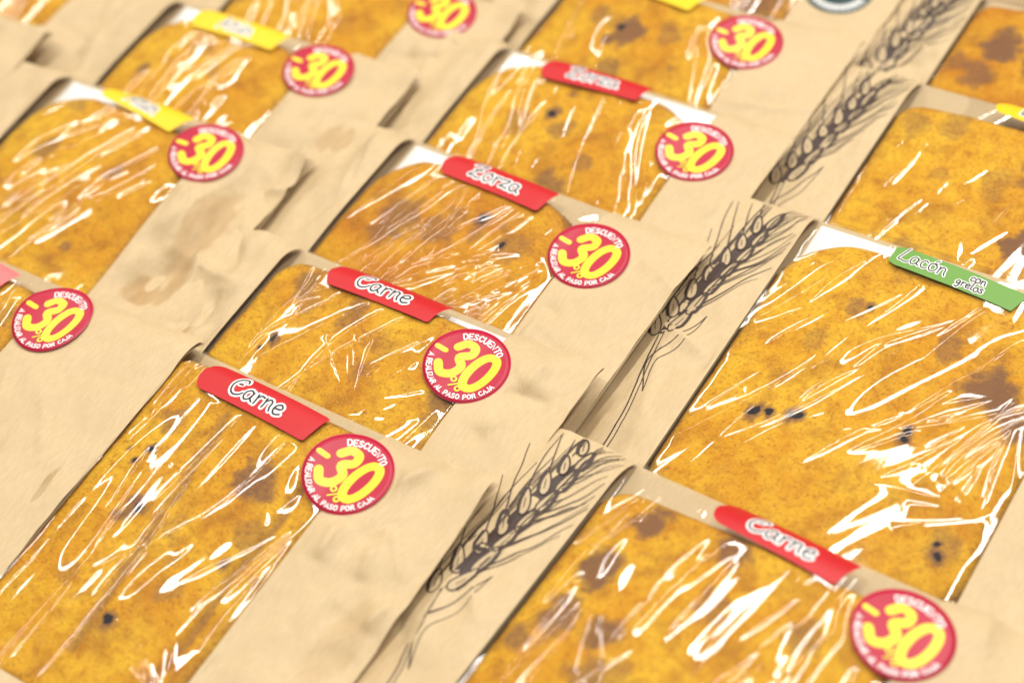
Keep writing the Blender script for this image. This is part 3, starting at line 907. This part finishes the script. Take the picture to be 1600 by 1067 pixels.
make('R2', 72, 135, 1, 8, 'large bag in the right column with green Lacón con grelos label',
     'large speckled yellow pie behind the green label, with dark burnt specks', 'white sheet showing above the pie behind the green label',
     wheat=True, crown=6.5, grease=[(-34, -140, 6, 14, .3)], puffs=4, seed=71, ww=132, wr=42, wl=44, L=195, Lw=170, taper=0, step=.58, ang=r(-30), spread=.12, nr=30, slack=.9, crust=1, pr=30, vt=13,
     label=(71, -19.5, r(-4), 'Lacón con grelos', 'green'), lablen=57, sticker=(150, -46, r(-3)), card=(2.5, 74, -3, -80), crum_l=1.2,
     spots=[(41, -50, 7, .6), (107, -66, 13, .9), (122, -76, 10, .8), (33, -71, 6, .4), (118, -140, 9, .5), (92, -130, 6, .3)],
     chars=[(28, -114, 2.2), (33, -112, 1.6), (42, -110, 1.9), (45, -109, 1.5), (86, -99, 1.6), (86, -103, 1.6), (118, -144, 1.9), (116, -140, 1.2), (46, -47, 1.5)], nspots=2,
     fans=[(118, -62, r(120), r(200), 8, 66), (128, -120, r(60), r(140), 5, 40)])
make('R3', 68, 250, 1, 8, 'right column bag with yellow label, just behind the green labelled bag',
     'pie with dark star-shaped burnt patches behind the yellow label at the right edge',
     wheat=True, puffs=4, seed=83, ww=130, wr=44, wl=44, L=190, Lw=165, taper=.1, step=1.0, ang=r(-12), spread=.3, nr=16, slack=1.3, crust=1, pr=12, vt=19, rise=24,
     label=(69, -14, r(-8), 'Vegetal', 'yellow'), lablen=56, crum_l=1.2,
     spots=[(61, -58, 8, .4), (85, -92, 12, 1.0), (95, -75, 12, .9), (40, -110, 9, .6), (12, -34, 10, .5), (30, -30, 10, .5), (75, -42, 9, .7)], fans=[(34, -100, r(-40), r(70), 5, 40)])
make('R4', 66, 332, 1, 8, 'farthest bag in the right column, at the upper right corner of the photo',
     'farthest pie of the right column, browned, at the upper right corner',
     wheat=True, seed=89, ww=130, wr=44, wl=44, L=190, Lw=165, taper=.2, step=1.2, ang=r(-30), spread=.3, nr=14, slack=1.4, crust=2, pr=10, vt=8,
     spots=[(25, -40, 12, .9), (50, -50, 12, .8), (20, -62, 10, .7), (60, -30, 10, .6)])
# left column
make('L1', -287, -69, 1, 10.5, 'nearest bag of the left column, pink label at the left edge of the photo',
     'pie under the pink label, mostly outside the left edge',
     seed=97, ww=98, wr=79, wl=36, er=10.0, dz=1.2, taper=0, step=1.0, ang=r(-14), spread=.2, nr=20, slack=1.0, crust=0, crum_r=.8,
     label=(47, -12, r(-5), 'Bacalao pasas', 'pink'), lablen=60, sticker=(108, -20.0, r(-2)))
make('L2', -311, 56, 2, 10.5, 'left column bag with yellow label, nearer of its two yellow labelled bags',
     'golden pie behind the nearer yellow label of the left column', 'white sheet at the corner of the nearer yellow labelled left bag',
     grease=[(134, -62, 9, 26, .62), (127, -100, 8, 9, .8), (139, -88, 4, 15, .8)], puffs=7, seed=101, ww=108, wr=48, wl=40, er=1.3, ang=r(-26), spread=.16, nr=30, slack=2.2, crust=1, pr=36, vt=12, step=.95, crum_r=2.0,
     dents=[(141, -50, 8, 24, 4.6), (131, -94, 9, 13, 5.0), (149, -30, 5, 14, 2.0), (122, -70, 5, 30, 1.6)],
     label=(61.8, -10, r(-8), 'Atún', 'yellow'), lablen=54, sticker=(109.3, -22.5, r(8)), card=(2.5, 52, -2.5, -60), spots=[(20, -100, 8, .7)])
make('L3', -306, 137, 1, 10.5, 'left column bag with yellow label, farther of its two yellow labelled bags',
     'golden pie behind the farther yellow label of the left column', 'white sheet at the corner of the farther yellow labelled left bag',
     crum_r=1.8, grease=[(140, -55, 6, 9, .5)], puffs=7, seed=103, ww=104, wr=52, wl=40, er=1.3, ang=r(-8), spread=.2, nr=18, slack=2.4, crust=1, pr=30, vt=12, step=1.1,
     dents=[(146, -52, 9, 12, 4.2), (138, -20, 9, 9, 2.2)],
     label=(53.2, -15.5, r(1), 'Atún', 'yellow'), lablen=57, sticker=(109.3, -21.5, r(4)), card=(2.5, 50, -2.5, -60))
make('L4', -291, 213, 0, 10.5, 'farthest bag of the left column, red sticker cut by the top edge',
     'blurred pie with broad film highlights, farthest in the left column',
     crum_r=1.6, seed=107, ww=106, wr=50, wl=40, er=1.3, ang=r(20), spread=.3, nr=14, slack=2.0, crust=1, step=1.2, sticker=(118, -22.5, r(6)))
make('M1', -496, 80, 0, 10.5, 'plain paper end of a bag at the left edge of the photo, nearer of two',
     'pie in the nearer bag of the far left column, outside the photo', crum_r=1.4, seed=109, ww=100, wr=50, wl=38, step=1.4, nr=10, crust=0)
make('M2', -500, 158, 0, 10.5, 'bag at the upper left corner of the photo, farther of two',
     'blurred pie corner at the upper left corner of the photo', seed=113, ww=132, wr=30, wl=30, step=1.4, nr=16, slack=1.6, crust=1)
make('S1', 279, -20, 0, 7, 'bag at the lower right corner, only its crumpled printed strip in view',
     'pie in the bag at the lower right corner, outside the photo', wheat=True, seed=127, ww=120, wr=44, wl=56, step=1.6, nr=6, crust=0, crum_l=2.2)
